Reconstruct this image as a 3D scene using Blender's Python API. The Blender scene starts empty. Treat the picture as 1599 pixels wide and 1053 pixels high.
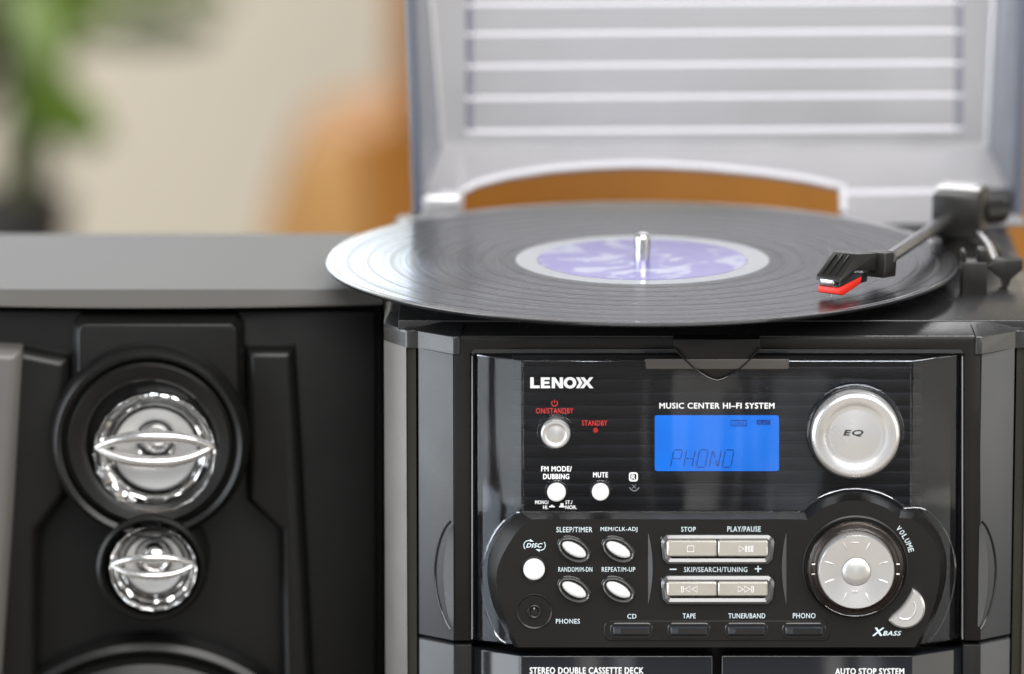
import bpy, bmesh, math, random
from mathutils import Vector, Matrix
random.seed(7)
S = bpy.context.scene
R = math.radians

# ------------------------------------------------------------------ camera
PITCH = R(11.8); DIST = 2.88; LENS = 220.0
TZ = 0.2955                                   # height of the aim point on the front plane
FPX = 1599 * LENS / 36.0
VDIR = Vector((0, math.cos(PITCH), -math.sin(PITCH)))
VUP = Vector((0, math.sin(PITCH), math.cos(PITCH)))
CPOS = Vector((-0.0944, 0, TZ)) - VDIR * DIST
cam = bpy.data.cameras.new('camera'); camo = bpy.data.objects.new('camera', cam)
S.collection.objects.link(camo); S.camera = camo
camo.location = CPOS; camo.rotation_euler = (math.pi/2 - PITCH, 0, 0)
cam.lens = LENS; cam.sensor_width = 36; cam.clip_start = .1; cam.clip_end = 50
cam.dof.use_dof = True; cam.dof.focus_distance = DIST + .005; cam.dof.aperture_fstop = 3.6

# ------------------------------------------------------------------ light
wd = bpy.data.worlds.new('World'); S.world = wd; wd.use_nodes = True
wd.node_tree.nodes['Background'].inputs[0].default_value = (.80, .80, .81, 1)
wd.node_tree.nodes['Background'].inputs[1].default_value = .38
def area(name, loc, target, sx, sy, radiance, col):
    l = bpy.data.lights.new(name, 'AREA'); l.shape = 'RECTANGLE'; l.size = sx; l.size_y = sy
    l.energy = radiance * math.pi * sx * sy; l.color = col
    o = bpy.data.objects.new(name, l); S.collection.objects.link(o); o.location = loc
    o.rotation_euler = (Vector(target) - Vector(loc)).to_track_quat('-Z', 'Y').to_euler()
    return o
for k, wy in enumerate((-2.0, -1.22, -.45, .32)):          # panes of the tall window on the left
    area('window_pane_light', (-2.4, wy, .38), (0, wy*.8, .30), .58, 1.8, 5.6, (.88, .94, 1))
for wx in (-.52, -1.34, -2.16):                             # panes of the window in the far wall
    area('rear_pane_light', (wx, 3.9, 1.42), (wx, 0, 1.2), .66, .95, 7.5, (.80, .90, 1))
area('streak_strip_light', (.06, -3.5, -.1), (.06, 0, .2), .13, 1.6, 1.6, (1, .96, .9))  # strip lamp added for a vertical streak reflected in the front
area('streak_strip_light', (.33, -3.5, -.1), (.33, 0, .2), .16, 1.6, 1.1, (.9, .95, 1))  # second added strip, for the streak further right
area('back_fill_light', (-.4, 2.6, 2.4), (-.4, 3.2, 0), 1.4, 1.2, 8.0, (1, .98, .95))  # added fill that brightens the far wall and background pieces
area('overhead_fill_light', (.4, -1.7, 1.9), (0, .3, .3), 2.6, 1.6, 7.8, (1, .985, .97))  # added overhead fill for the lid and the front
area('right_fill_light', (2.3, -.9, .3), (0, -.2, .25), 2.4, 1.4, 1.7, (1, .96, .84))  # added warm fill, reflected in the right-hand facets
S.view_settings.view_transform = 'Standard'; S.view_settings.look = 'None'
S.view_settings.exposure = 0; S.view_settings.gamma = 1

# ------------------------------------------------------------------ helpers
def ray(px, py):
    return VDIR + Vector((1, 0, 0)) * ((px - 799.5) / FPX) - VUP * ((py - 526.5) / FPX)
def P(px, py, Y):                      # photograph measurement -> point of the upright plane y = Y
    d = ray(px, py); return CPOS + d * ((Y - CPOS.y) / d.y)
def PZ(px, py, Z):                     # -> point of the level plane z = Z
    d = ray(px, py); return CPOS + d * ((Z - CPOS.z) / d.z)
def sc(Y): return (P(900, 600, Y) - P(800, 600, Y)).length / 100   # metres per measured pixel

def link(name, me, m, parent=None, smooth=True, ang=32):
    o = bpy.data.objects.new(name, me); S.collection.objects.link(o)
    if m: me.materials.append(m)
    if smooth:
        me.shade_smooth(); me.set_sharp_from_angle(angle=R(ang))
    if parent:
        o.parent = parent
        if parent.type == 'EMPTY': o.location = -parent.location
    return o
def tag(o, label=None, cat=None, group=None, kind=None):
    for k, v in (('label', label), ('category', cat), ('group', group), ('kind', kind)):
        if v: o[k] = v
    return o
def thing(name, loc, label, cat):
    o = bpy.data.objects.new(name, None); S.collection.objects.link(o)
    o.location = loc; o.empty_display_size = .05; tag(o, label, cat); return o
def mesh(V, F):
    me = bpy.data.meshes.new('m'); me.from_pydata([tuple(v) for v in V], [], F)
    bm = bmesh.new(); bm.from_mesh(me); bmesh.ops.recalc_face_normals(bm, faces=bm.faces[:])
    bm.to_mesh(me); bm.free(); return me
def bevelled(me, w, seg=2, ang=30):
    bm = bmesh.new(); bm.from_mesh(me)
    es = [e for e in bm.edges if len(e.link_faces) == 2 and e.calc_face_angle(0) > R(ang)]
    bmesh.ops.bevel(bm, geom=es, offset=w, segments=seg, affect='EDGES', clamp_overlap=True, profile=.5)
    bm.to_mesh(me); bm.free(); return me
def loops(Ls, cap0=True, cap1=True):   # skin a stack of equal closed loops
    n = len(Ls[0]); V = [v for L in Ls for v in L]; F = []
    for k in range(len(Ls) - 1):
        for i in range(n):
            j = (i + 1) % n; F.append((k*n+i, k*n+j, (k+1)*n+j, (k+1)*n+i))
    if cap0: F.append(tuple(range(n)))
    if cap1: F.append(tuple(range((len(Ls)-1)*n, len(Ls)*n)))
    return mesh(V, F)
def box(x0, x1, y0, y1, z0, z1, bev=0, seg=2):
    L = lambda z: [(x0, y0, z), (x1, y0, z), (x1, y1, z), (x0, y1, z)]
    me = loops([L(z0), L(z1)]); return bevelled(me, bev, seg) if bev else me
def obox(M, sx, sy, sz, bev=0):
    me = box(-sx/2, sx/2, -sy/2, sy/2, -sz/2, sz/2, bev); me.transform(M); return me
def prism(pts, yb, yf, inset=0, cham=0):   # outline of (px,py) measured on y = yf, thick from yb to yf
    W = [P(x, y, yf) for x, y in pts]
    Ls = [[(w.x, yb, w.z) for w in W]]
    if inset:
        Ls.append([(w.x, yf + cham, w.z) for w in W]); Ls.append([(q[0], yf, q[1]) for q in shrink([(w.x, w.z) for w in W], inset)])
    else: Ls.append([(w.x, yf, w.z) for w in W])
    return loops(Ls)
def shrink(pts, d):
    n = len(pts); A = sum(pts[i][0]*pts[(i+1) % n][1] - pts[(i+1) % n][0]*pts[i][1] for i in range(n))
    s = 1 if A > 0 else -1; out = []
    for i in range(n):
        p, q, r = Vector(pts[i-1]), Vector(pts[i]), Vector(pts[(i+1) % n])
        a = (q-p).normalized(); b = (r-q).normalized()
        na = Vector((-a.y, a.x))*s; nb = Vector((-b.y, b.x))*s
        m = (na+nb); m = m.normalized() if m.length > 1e-6 else na
        out.append(tuple(q + m * (d / max(.35, m.dot(na)))))
    return out
def lathe(cx, cz, prof, n=64, ax=1, az=1, rot=0, cy0=True, cy1=True):   # profile of (radius, y) round an axis along y
    c, s = math.cos(rot), math.sin(rot); Ls = []
    for r, y in prof:
        L = []
        for i in range(n):
            t = 2*math.pi*i/n; u, v = r*ax*math.cos(t), r*az*math.sin(t)
            L.append((cx+u*c-v*s, y, cz+u*s+v*c))
        Ls.append(L)
    return loops(Ls, cy0, cy1)
def zlathe(c, prof, n=128):
    return loops([[(c.x+r*math.cos(2*math.pi*i/n), c.y+r*math.sin(2*math.pi*i/n), c.z+z) for i in range(n)] for r, z in prof])
def tube(pts, rad, n=10, closed=False):
    pts = [Vector(p) for p in pts]; Ls = []; m = len(pts)
    for i, p in enumerate(pts):
        a = pts[(i-1) % m] if (closed or i) else p; b = pts[(i+1) % m] if (closed or i < m-1) else p
        t = (b-a).normalized(); u = t.cross(Vector((0, 1, 0)) if abs(t.y) < .9 else Vector((0, 0, 1))).normalized(); v = t.cross(u)
        r = rad[i] if isinstance(rad, (list, tuple)) else rad
        Ls.append([p + u*r*math.cos(2*math.pi*k/n) + v*r*math.sin(2*math.pi*k/n) for k in range(n)])
    if closed: Ls.append(Ls[0]); return loops(Ls, False, False)
    return loops(Ls)
def join(ms):
    bm = bmesh.new()
    for m in ms: bm.from_mesh(m)
    me = bpy.data.meshes.new('m'); bm.to_mesh(me); bm.free(); return me
def rrect(x0, x1, y0, y1, r, n=5):
    out = []
    for cx, cy, a in ((x1-r, y0+r, -90), (x1-r, y1-r, 0), (x0+r, y1-r, 90), (x0+r, y0+r, 180)):
        for k in range(n+1):
            t = R(a + 90*k/n); out.append((cx+r*math.cos(t), cy+r*math.sin(t)))
    return out
def flat(polys, Y, th=.00012, dy=0):       # thin printed shapes lying on the plane y = Y
    ms = []
    for k, p in enumerate(polys):
        ms.append(prism(p, Y, Y - th - k*.000012))
    return join(ms)
_fc = {}
def glyphs(s):
    if s not in _fc:
        c = bpy.data.curves.new('f', 'FONT'); c.body = s; c.resolution_u = 3; c.space_character = 1.10
        o = bpy.data.objects.new('f', c); S.collection.objects.link(o)
        dg = bpy.context.evaluated_depsgraph_get(); dg.update()
        me = bpy.data.meshes.new_from_object(o.evaluated_get(dg))
        bpy.data.objects.remove(o); _fc[s] = me
    return _fc[s].copy()
def text(s, x0, x1, y0, y1, Y, m, parent, bold=.5, shear=0, name='lettering', M=None):
    """lettering s filling the measured box (pixels), printed on the plane y = Y"""
    a = P(x0, y1, Y); b = P(x1, y0, Y); px = sc(Y)
    me0 = glyphs(s); xs = [v.co.x for v in me0.vertices]; ys = [v.co.y for v in me0.vertices]
    mx, Mx, my, My = min(xs), max(xs), min(ys), max(ys)
    e = bold*px*.5; ms = []
    offs = [(0, 0)] if not bold else [(-e, 0), (e, 0), (0, -e*.8), (0, e*.8), (0, 0)]
    for k, (ox, oz) in enumerate(offs):
        me = me0.copy()
        for v in me.vertices:
            u = (v.co.x-mx)/(Mx-mx); w = (v.co.y-my)/(My-my)
            v.co = (a.x+e + u*(b.x-a.x-2*e) + shear*(w-.5)*(b.z-a.z) + ox, Y - .00010 - k*.000012, a.z + e*.8 + w*(b.z-a.z-1.6*e) + oz)
        ms.append(me)
    me = join(ms)
    if M: me.transform(M)
    return link(name, me, m, parent, smooth=False)

# ------------------------------------------------------------------ materials
def mat(name, col, rough=.4, metal=0, bump=0, bscale=900, rvar=.06, cvar=0, cscale=40, dust=0, spec=.5, coat=0, **kw):
    m = bpy.data.materials.new(name); m.use_nodes = True; nt = m.node_tree; N = nt.nodes; Lk = nt.links
    b = N['Principled BSDF']; b.inputs['Base Color'].default_value = (*col, 1); b.inputs['Roughness'].default_value = rough
    b.inputs['Metallic'].default_value = metal; b.inputs['Specular IOR Level'].default_value = spec
    if coat: b.inputs['Coat Weight'].default_value = coat; b.inputs['Coat Roughness'].default_value = .06
    tc = N.new('ShaderNodeTexCoord')
    if rvar:
        n = N.new('ShaderNodeTexNoise'); n.inputs['Scale'].default_value = 35; n.inputs['Detail'].default_value = 5
        Lk.new(tc.outputs['Object'], n.inputs['Vector'])
        mr = N.new('ShaderNodeMapRange'); mr.inputs[1].default_value = .3; mr.inputs[2].default_value = .7
        mr.inputs[3].default_value = max(0, rough-rvar); mr.inputs[4].default_value = rough+rvar
        Lk.new(n.outputs[0], mr.inputs[0]); Lk.new(mr.outputs[0], b.inputs['Roughness'])
    base = None
    if cvar:
        n = N.new('ShaderNodeTexNoise'); n.inputs['Scale'].default_value = cscale; n.inputs['Detail'].default_value = 6
        Lk.new(tc.outputs['Object'], n.inputs['Vector'])
        r = N.new('ShaderNodeValToRGB'); r.color_ramp.elements[0].position = .3; r.color_ramp.elements[1].position = .7
        r.color_ramp.elements[0].color = (*[c*(1-cvar) for c in col], 1); r.color_ramp.elements[1].color = (*[min(1, c*(1+cvar)) for c in col], 1)
        Lk.new(n.outputs[0], r.inputs[0]); base = r.outputs[0]; Lk.new(base, b.inputs['Base Color'])
    if dust:                                    # sparse pale specks of dust and lint
        v = N.new('ShaderNodeTexVoronoi'); v.inputs['Scale'].default_value = 170; Lk.new(tc.outputs['Object'], v.inputs['Vector'])
        lt = N.new('ShaderNodeMath'); lt.operation = 'LESS_THAN'; lt.inputs[1].default_value = .075; Lk.new(v.outputs['Distance'], lt.inputs[0])
        sp = N.new('ShaderNodeSeparateColor'); Lk.new(v.outputs['Color'], sp.inputs[0])
        gt = N.new('ShaderNodeMath'); gt.operation = 'GREATER_THAN'; gt.inputs[1].default_value = 1-dust; Lk.new(sp.outputs[0], gt.inputs[0])
        mu = N.new('ShaderNodeMath'); mu.operation = 'MULTIPLY'; Lk.new(lt.outputs[0], mu.inputs[0]); Lk.new(gt.outputs[0], mu.inputs[1])
        mx = N.new('ShaderNodeMixRGB'); mx.inputs[1].default_value = (*col, 1); mx.inputs[2].default_value = (.35, .34, .32, 1)
        if base: Lk.new(base, mx.inputs[1])
        Lk.new(mu.outputs[0], mx.inputs[0]); Lk.new(mx.outputs[0], b.inputs['Base Color'])
    if bump:
        n = N.new('ShaderNodeTexNoise'); n.inputs['Scale'].default_value = bscale; n.inputs['Detail'].default_value = 2
        Lk.new(tc.outputs['Object'], n.inputs['Vector'])
        bp = N.new('ShaderNodeBump'); bp.inputs['Strength'].default_value = bump; bp.inputs['Distance'].default_value = .0004
        Lk.new(n.outputs[0], bp.inputs['Height']); Lk.new(bp.outputs[0], b.inputs['Normal'])
    return m
def clear(name, tint=(.96, .97, 1), rough=.03, ior=1.5, wave=0):
    m = bpy.data.materials.new(name); m.use_nodes = True; nt = m.node_tree; N = nt.nodes; Lk = nt.links
    N.remove(N['Principled BSDF']); out = N['Material Output']
    t = N.new('ShaderNodeBsdfTransparent'); t.inputs[0].default_value = (*tint, 1)
    g = N.new('ShaderNodeBsdfGlossy'); g.inputs['Roughness'].default_value = rough; g.inputs['Color'].default_value = (1, 1, 1, 1)
    f = N.new('ShaderNodeFresnel'); f.inputs[0].default_value = ior
    mx = N.new('ShaderNodeMixShader'); Lk.new(f.outputs[0], mx.inputs[0]); Lk.new(t.outputs[0], mx.inputs[1]); Lk.new(g.outputs[0], mx.inputs[2])
    Lk.new(mx.outputs[0], out.inputs[0])
    if wave:                                    # moulded plastic is never dead flat
        tc = N.new('ShaderNodeTexCoord'); n = N.new('ShaderNodeTexNoise'); n.inputs['Scale'].default_value = 28; n.inputs['Detail'].default_value = 1
        mp = N.new('ShaderNodeMapping'); mp.inputs['Scale'].default_value = (1.6, 1, .35)
        Lk.new(tc.outputs['Object'], mp.inputs[0]); Lk.new(mp.outputs[0], n.inputs['Vector'])
        bp = N.new('ShaderNodeBump'); bp.inputs['Strength'].default_value = wave; bp.inputs['Distance'].default_value = .004
        Lk.new(n.outputs[0], bp.inputs['Height'])
        Lk.new(bp.outputs[0], g.inputs['Normal']); Lk.new(bp.outputs[0], f.inputs['Normal'])
    return m
def emit(name, col, st, rough=.15):
    m = mat(name, col, rough, rvar=0); b = m.node_tree.nodes['Principled BSDF']
    b.inputs['Base Color'].default_value = (.01, .02, .05, 1)
    b.inputs['Emission Color'].default_value = (*col, 1); b.inputs['Emission Strength'].default_value = st; return m
def wood(name, c0, c1, rough=.4):
    m = mat(name, c0, rough); nt = m.node_tree; N = nt.nodes; Lk = nt.links; b = N['Principled BSDF']
    tc = N.new('ShaderNodeTexCoord'); mp = N.new('ShaderNodeMapping'); mp.inputs['Scale'].default_value = (14, 14, 1.2)
    n = N.new('ShaderNodeTexNoise'); n.inputs['Scale'].default_value = 2.2; n.inputs['Detail'].default_value = 8; n.inputs['Distortion'].default_value = 1.2
    r = N.new('ShaderNodeValToRGB'); r.color_ramp.elements[0].position = .35; r.color_ramp.elements[1].position = .65
    r.color_ramp.elements[0].color = (*c0, 1); r.color_ramp.elements[1].color = (*c1, 1)
    Lk.new(tc.outputs['Object'], mp.inputs[0]); Lk.new(mp.outputs[0], n.inputs['Vector']); Lk.new(n.outputs[0], r.inputs[0]); Lk.new(r.outputs[0], b.inputs['Base Color'])
    return m
BLACK = mat('black_plastic', (.007, .0066, .0063), .36, spec=.4, bump=.12, dust=.012)
GLOSSB = mat('gloss_black_plastic', (.009, .009, .0095), .12, rvar=.04, dust=.01)
RIBM = mat('ribbed_panel_black', (.007, .007, .0075), .45, spec=.3, dust=.02)
GUN = mat('gunmetal_plastic', (.12, .112, .10), .38, metal=.2, bump=.1)
GREY = mat('grey_plastic', (.060, .062, .066), .42, bump=.15)
STRIP = mat('olive_strip', (.022, .022, .016), .3)
DECK = mat('deck_plastic', (.022, .022, .023), .26, spec=.8, bump=.15, dust=.02)
SILVER = mat('silver_paint', (.78, .78, .775), .30, metal=.8, bump=.05)
SILVER2 = mat('silver_satin', (.74, .735, .725), .30, metal=.75, bump=.05)
WHITE = mat('white_button', (.80, .80, .79), .3)
CHROME = mat('chrome', (.92, .92, .92), .05, metal=1, rvar=.03)
CHROMEB = mat('mirrored_button', (.56, .53, .48), .16, metal=.65, rvar=.04)
CLEAR = clear('clear_plastic')
EDGEHL = mat('edge_highlight', (.30, .31, .32), .12, rvar=.05, coat=.5)  # pale colour paints the bright line along the clear door edges
FROST = mat('frosted_clear', (.075, .075, .076), .12, rvar=.05, spec=.8, coat=.5)
DOORM = clear('smoked_clear_plastic', (.80, .82, .86), .05, 1.36, wave=.10)
SMOKE = clear('smoked_ring', (.58, .55, .53), .04, 1.55)
PRINT = mat('white_print', (.82, .83, .84), .5, rvar=0)
PALEP = mat('pale_blue_print', (.60, .70, .74), .5, rvar=0)
RED = mat('red_print', (.55, .035, .03), .5, rvar=0)
DARKP = mat('dark_print', (.02, .02, .022), .5, rvar=0)
REDP = mat('red_plastic', (.72, .025, .012), .3)
LIDM = mat('silver_lid_plastic', (.60, .595, .61), .32, metal=.72, bump=.04, rvar=.03)
LCD = emit('lcd_backlight', (.0, .235, 1.0), 1.2)
_nt = LCD.node_tree; _n = _nt.nodes.new('ShaderNodeTexNoise'); _n.inputs['Scale'].default_value = 22; _n.inputs['Detail'].default_value = 1
_c = _nt.nodes.new('ShaderNodeTexCoord'); _m = _nt.nodes.new('ShaderNodeMapRange'); _m.inputs[1].default_value = .3; _m.inputs[2].default_value = .7; _m.inputs[3].default_value = 1.0; _m.inputs[4].default_value = 1.35
_nt.links.new(_c.outputs['Object'], _n.inputs['Vector']); _nt.links.new(_n.outputs[0], _m.inputs[0]); _nt.links.new(_m.outputs[0], _nt.nodes['Principled BSDF'].inputs['Emission Strength'])
LCDI = mat('lcd_ink', (.0, .02, .14), .3, rvar=0)
LCDI.node_tree.nodes['Principled BSDF'].inputs['Emission Color'].default_value = (0, .03, .22, 1)
LCDI.node_tree.nodes['Principled BSDF'].inputs['Emission Strength'].default_value = .9
SPK = mat('speaker_plastic', (.0065, .0063, .006), .33, spec=.32, bump=.1, rvar=.04)
SPKTOP = mat('speaker_top_vinyl', (.088, .084, .077), .6, bump=.05, rvar=.0)
CONE = mat('paper_cone', (.012, .012, .013), .55, bump=.3)
SATIN = mat('satin_silver', (.62, .62, .61), .36, metal=.5)
BOWL = mat('plated_plastic', (.86, .86, .85), .10, metal=.65, rvar=.04)
BRT = mat('bright_silver', (.62, .62, .61), .22, metal=.9)
STEEL = mat('polished_steel', (.75, .75, .76), .18, metal=1)
ARM = mat('tonearm_metal', (.28, .28, .29), .25, metal=.9)
ARMB = mat('tonearm_plastic', (.011, .0105, .0095), .33)

# ------------------------------------------------------------------ setting
XC = P(1120, 600, 0).x
tb = wood('table_wood', (.06, .042, .03), (.09, .062, .042), .5)
tag(link('tabletop', box(-.62, 1.2, -.3, .75, -.04, -.0005, .004), tb), kind='structure')
WALLM = mat('wall_paint', (.82, .77, .65), .8, cvar=.05, cscale=3)
tag(link('wall', box(-5, 5, 4.0, 4.1, -.74, 2.8), WALLM), kind='structure')
tag(link('floor', box(-5, 5, -4, 4.0, -.80, -.74), wood('floor_wood', (.42, .37, .31), (.48, .43, .36), .6)), kind='structure')

# ------------------------------------------------------------------ hi-fi
hifi = thing('music_center', (XC, .14, 0), 'black music centre with record deck, silver dials and a lit blue display', 'stereo')
YF = 0.0
ZD = P(1120, 505, .012).z              # deck level
zs = P(700, 1001, 0).z                 # seam between upper and lower front
zs2 = P(700, 1008, 0).z
lx = lambda px, Y: P(px, 700, Y).x - XC
A, B, B2, C_, D = (lx(600, .030), .030), (lx(635, .013), .013), (lx(650, .013), .0165), (lx(653.5, .0135), .0125), (lx(708, 0), 0.0)
YB = .285
def both(fn):
    for s in (1, -1): fn(s)
def plan(pts, s, z0, z1):              # a prism over a plan outline, mirrored by s
    return loops([[(XC+s*x, y, z) for x, y in pts] for z in (z0, z1)])
link('cabinet', box(XC+A[0]+.002, XC-A[0]-.002, .034, YB, 0.008, ZD-.0125, .002), BLACK, hifi)
for fx in (A[0]+.03, -A[0]-.03):
    for fy in (.06, .25): link('foot', zlathe(Vector((XC+fx, fy, 0)), [(.009, 0), (.011, .002), (.011, .0085)], 24), BLACK, hifi)
ZT = ZD - .0036
def sides(s):
    link('corner_trim', bevelled(plan([A, B, (B[0], .045), (A[0], .05)], s, .008, ZT-.0006), .0007), GUN, hifi)
    link('trim_strip', plan([(B[0]+.0003, B[1]+.0022), (B2[0], B2[1]-.002), (B2[0], .04), (B[0]+.0003, .04)], s, .008, ZT-.001), STRIP, hifi)
    link('side_panel', bevelled(plan([C_, D, (D[0], .03), (C_[0], .03)], s, zs, ZT-.0006), .0005), GREY, hifi)
    link('side_panel', bevelled(plan([C_, D, (D[0], .03), (C_[0], .03)], s, .008, zs2), .0005), GREY, hifi)
both(sides)
# grip crescents in the side panels
def grip(s):
    zt_, zb = P(700, 815, 0).z, P(700, 984, 0).z; zm = (zt_+zb)/2; h = (zt_-zb)/2
    def fx(a): return D[0] - .00021 - a
    def onp(x):                         # depth of the sloping panel at plan x
        return C_[1] + (D[1]-C_[1])*(x-C_[0])/(D[0]-C_[0])
    gl = []
    for w, top in ((.0072, 1), (.0040, .93)):
        pts = []
        for k in range(25):
            t = -1 + 2*k/24; x = fx(w*(1-t*t)**.8*1.0 + (.0012 if w > .005 else .0006)); pts.append((XC+s*x, onp(x)-.0002, zm+h*top*t))
        gl.append(pts)
    link('grip_groove', tube(gl[0], .00055, 8), GLOSSB, hifi)
    V = []; F = []
    for k, p in enumerate(gl[1]):
        V += [p, (p[0], p[1]-.0012, p[2]), (XC+s*(D[0]-.0001), -.0006, p[2]), (XC+s*(D[0]+.0002), .002, p[2])]
    for k in range(24):
        for j in range(3): F.append((4*k+j, 4*k+j+1, 4*k+5+j, 4*k+4+j))
    link('grip', mesh(V, F), GREY, hifi)
both(grip)
# bezel round the front opening
OB = [(708.5, 527), (1531.5, 527), (1531.5, 1001), (1506, 1001), (1506, 553), (1501, 546), (740, 546), (734, 553), (734, 1001), (708.5, 1001)]
link('bezel', bevelled(prism(OB, .03, YF), .0006), BLACK, hifi)
OB2 = [(708.5, 1007), (736.5, 1007), (736.5, 1400), (708.5, 1400)]
link('bezel_post', bevelled(prism(OB2, .03, YF), .0006), BLACK, hifi)
link('bezel_post', bevelled(prism([(2240-x, y) for x, y in OB2], .03, YF), .0006), BLACK, hifi)
# top moulding and deck
outl = [A, B, (B2[0], .0125), C_, (D[0], -.0015), (lx(718, 0), -.0015), (lx(718, 0), .0006)]
full = [(XC+x, y) for x, y in outl] + [(XC-x, y) for x, y in outl[::-1]] + [(XC-A[0], YB), (XC+A[0], YB)]
inn = []
for x, y in full:
    t = (x-XC)/abs(A[0]); inn.append((XC+(x-XC)*(1-.018*abs(t)), y+.0115 if y < .2 else y-.004))
link('top_moulding', bevelled(loops([[(x, y, ZD-.012) for x, y in full], [(x, y, ZT) for x, y in full], [(x, y, ZD) for x, y in inn]]), .0003, 1), DECK, hifi)
dk = [(XC+A[0]*.955, .016), (XC-A[0]*.955, .016), (XC-A[0]*.955, YB-.012), (XC+A[0]*.955, YB-.012)]
link('deck_plate', bevelled(loops([[(x, y, z) for x, y in dk] for z in (ZD-.004, ZD+.0007)]), .0006), DECK, hifi)

# display panel behind the clear door
YP = .006; YDR = -.008
link('display_panel', box(P(735, 700, YP).x, P(1505, 700, YP).x, YP, .03, zs, P(800, 546, YP).z-.0004), RIBM, hifi)
yy = 556
while yy < 806:
    a = P(800, yy+16.5, 0); b = P(1440, yy, 0)
    link('rib', bevelled(box(a.x, b.x, YP-.0012, YP+.002, a.z, b.z), .0007, 2), RIBM, hifi); yy += 20.4
# clear faceted door
def doorline(z0, z1, y0p, pts, th=.0018):
    o = [(P(px, 700, y).x, y) for px, y in pts]
    return o
prof = [(735.5, .0060), (738, .0035), (815, YDR), (1424, YDR), (1502, .0035), (1504.5, .0060)]
def shell(prof, ztop, zbot, th=.0016):
    o = [(P(px, 700, y).x, y) for px, y in prof]; i_ = [(x + (XC-x)*.012, y+th) for x, y in o]
    # the crown of each edge follows the bulge
    Ls = [[(x, y, z) for x, y in o + i_[::-1]] for z in (zbot, ztop)]
    return bevelled(loops(Ls), .0004, 2, 25)
zdt = P(1120, 562.5, YDR).z; zdb = P(1120, 1010, YDR).z
door = link('door', shell(prof, zdt, zdb), DOORM, hifi)
for px in (737, 1503): link('door_edge', tube([P(px, 556, .003), P(px, 998, .003)], .0004, 8), EDGEHL, door)
for px in (817, 1422): link('door_edge', tube([P(px, 566, YDR-.0001), P(px, 1000, YDR-.0001)], .0003, 8), CLEAR, door)
link('door_edge', tube([P(738, 553.5, .0035), P(815, 564, YDR), P(1424, 564, YDR), P(1502, 553.5, .0035)], .0003, 8), CLEAR, door)
# door lip and the finger notch over it
LIPM = mat('lip_reflection', (.075, .068, .062), .35)  # grey-brown paints the reflection in the clear moulded step
link('door_lip', bevelled(prism([(1007, 561), (1233, 561), (1231, 577), (1009, 577)], YDR, YDR-.0012), .0005), LIPM, door)
nt_ = [(1052, 530)]
for k in range(17):
    t = -1 + k/8; yy_ = 594 - 50*(abs(t)**1.55); nt_.append((1120+67*t, yy_))
nt_.append((1187, 530))
link('finger_notch', bevelled(prism(nt_, .002, YDR-.0004), .0003, 2), BLACK, hifi)
link('notch_edge', tube([P(x, y, YDR-.0013) for x, y in nt_[1:-1]], .0004, 8), GLOSSB, hifi)

# printed words on the door
YT = YDR - .0002
def logo():
    B_ = []
    y0, y1 = 589.5, 606.5
    B_.append([(828, y0), (833.5, y0), (833.5, 602.3), (842.5, 602.3), (842.5, y1), (828, y1)])
    B_.append([(844.5, y0), (858.5, y0), (858.5, 593.4), (850, 593.4), (850, 596.1), (857.8, 596.1), (857.8, 599.8), (850, 599.8), (850, 602.7), (859, 602.7), (859, y1), (844.5, y1)])
    B_.append([(861.5, y0), (867, y0), (874, 599.4), (874, y0), (879.2, y0), (879.2, y1), (873.8, y1), (866.7, 596.6), (866.7, y1), (861.5, y1)])
    o = [(890+10*math.cos(R(a)), 598+9*math.sin(R(a))) for a in range(0, 361, 15)]
    i_ = [(890+4.6*math.cos(R(a)), 598+4.7*math.sin(R(a))) for a in range(0, 361, 15)]
    for k in range(24): B_.append([o[k], o[k+1], i_[k+1], i_[k]])
    B_.append([(899.5, y0), (904.6, y0), (909.6, 598), (904.6, y1), (899.5, y1), (904.2, 598)])
    B_.append([(906.2, y0), (912.2, y0), (916.7, 595), (920.8, y0), (926.4, y0), (919.6, 598), (926.6, y1), (920.6, y1), (916.2, 600.6), (911.6, y1), (905.8, y1), (912.6, 598)])
    return B_
lg = logo()
link('logo', join([prism(p, YT+.0001, YT-.0001-(.00001*(k % 2))) for k, p in enumerate(lg)]), PRINT, hifi, smooth=False)
text('ON/STANDBY', 837, 895.5, 637.2, 646, YT, RED, hifi, .2)
text('STANDBY', 908.5, 948.5, 656.5, 665, YT, RED, hifi, .3)
pw = [P(866+4.6*math.sin(R(a)), 629.8-4.6*math.cos(R(a)), YT-.0001) for a in range(40, 321, 14)]
link('power_symbol', join([tube(pw, .00020, 6), tube([P(866, 624.5, YT-.0001), P(866, 629.5, YT-.0001)], .0002, 6)]), RED, hifi)
text('FM MODE/', 845, 893, 728, 736.5, YT, PRINT, hifi, .7)
text('DUBBING', 848, 889, 740, 748.5, YT, PRINT, hifi, .7)
text('MUTE', 926, 949.5, 737.5, 745.8, YT, PRINT, hifi, .6)
text('MONO/', 835.5, 857, 781.5, 787.5, YT, PRINT, hifi, .4)
text('HI.', 848, 856, 789.3, 795.3, YT, PRINT, hifi, .4)
text('ST./', 882.8, 894, 781.5, 787.5, YT, PRINT, hifi, .4)
text('NOR.', 883, 901, 789.3, 795.3, YT, PRINT, hifi, .4)
link('switch_symbol', flat([[(857.5, 792.5), (857.5, 790.6), (860, 790.6), (860, 788.8), (864, 788.8), (864, 790.6), (866.5, 790.6), (866.5, 792.5)],
     [(873, 792.5), (873, 790.6), (875, 790.6), (875, 786), (880, 786), (880, 790.6), (882, 790.6), (882, 792.5)]], YT), PRINT, hifi, smooth=False)
text('MUSIC CENTER HI–FI SYSTEM', 1029.5, 1209.5, 629, 638.4, YT, PRINT, hifi, .75)
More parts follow.
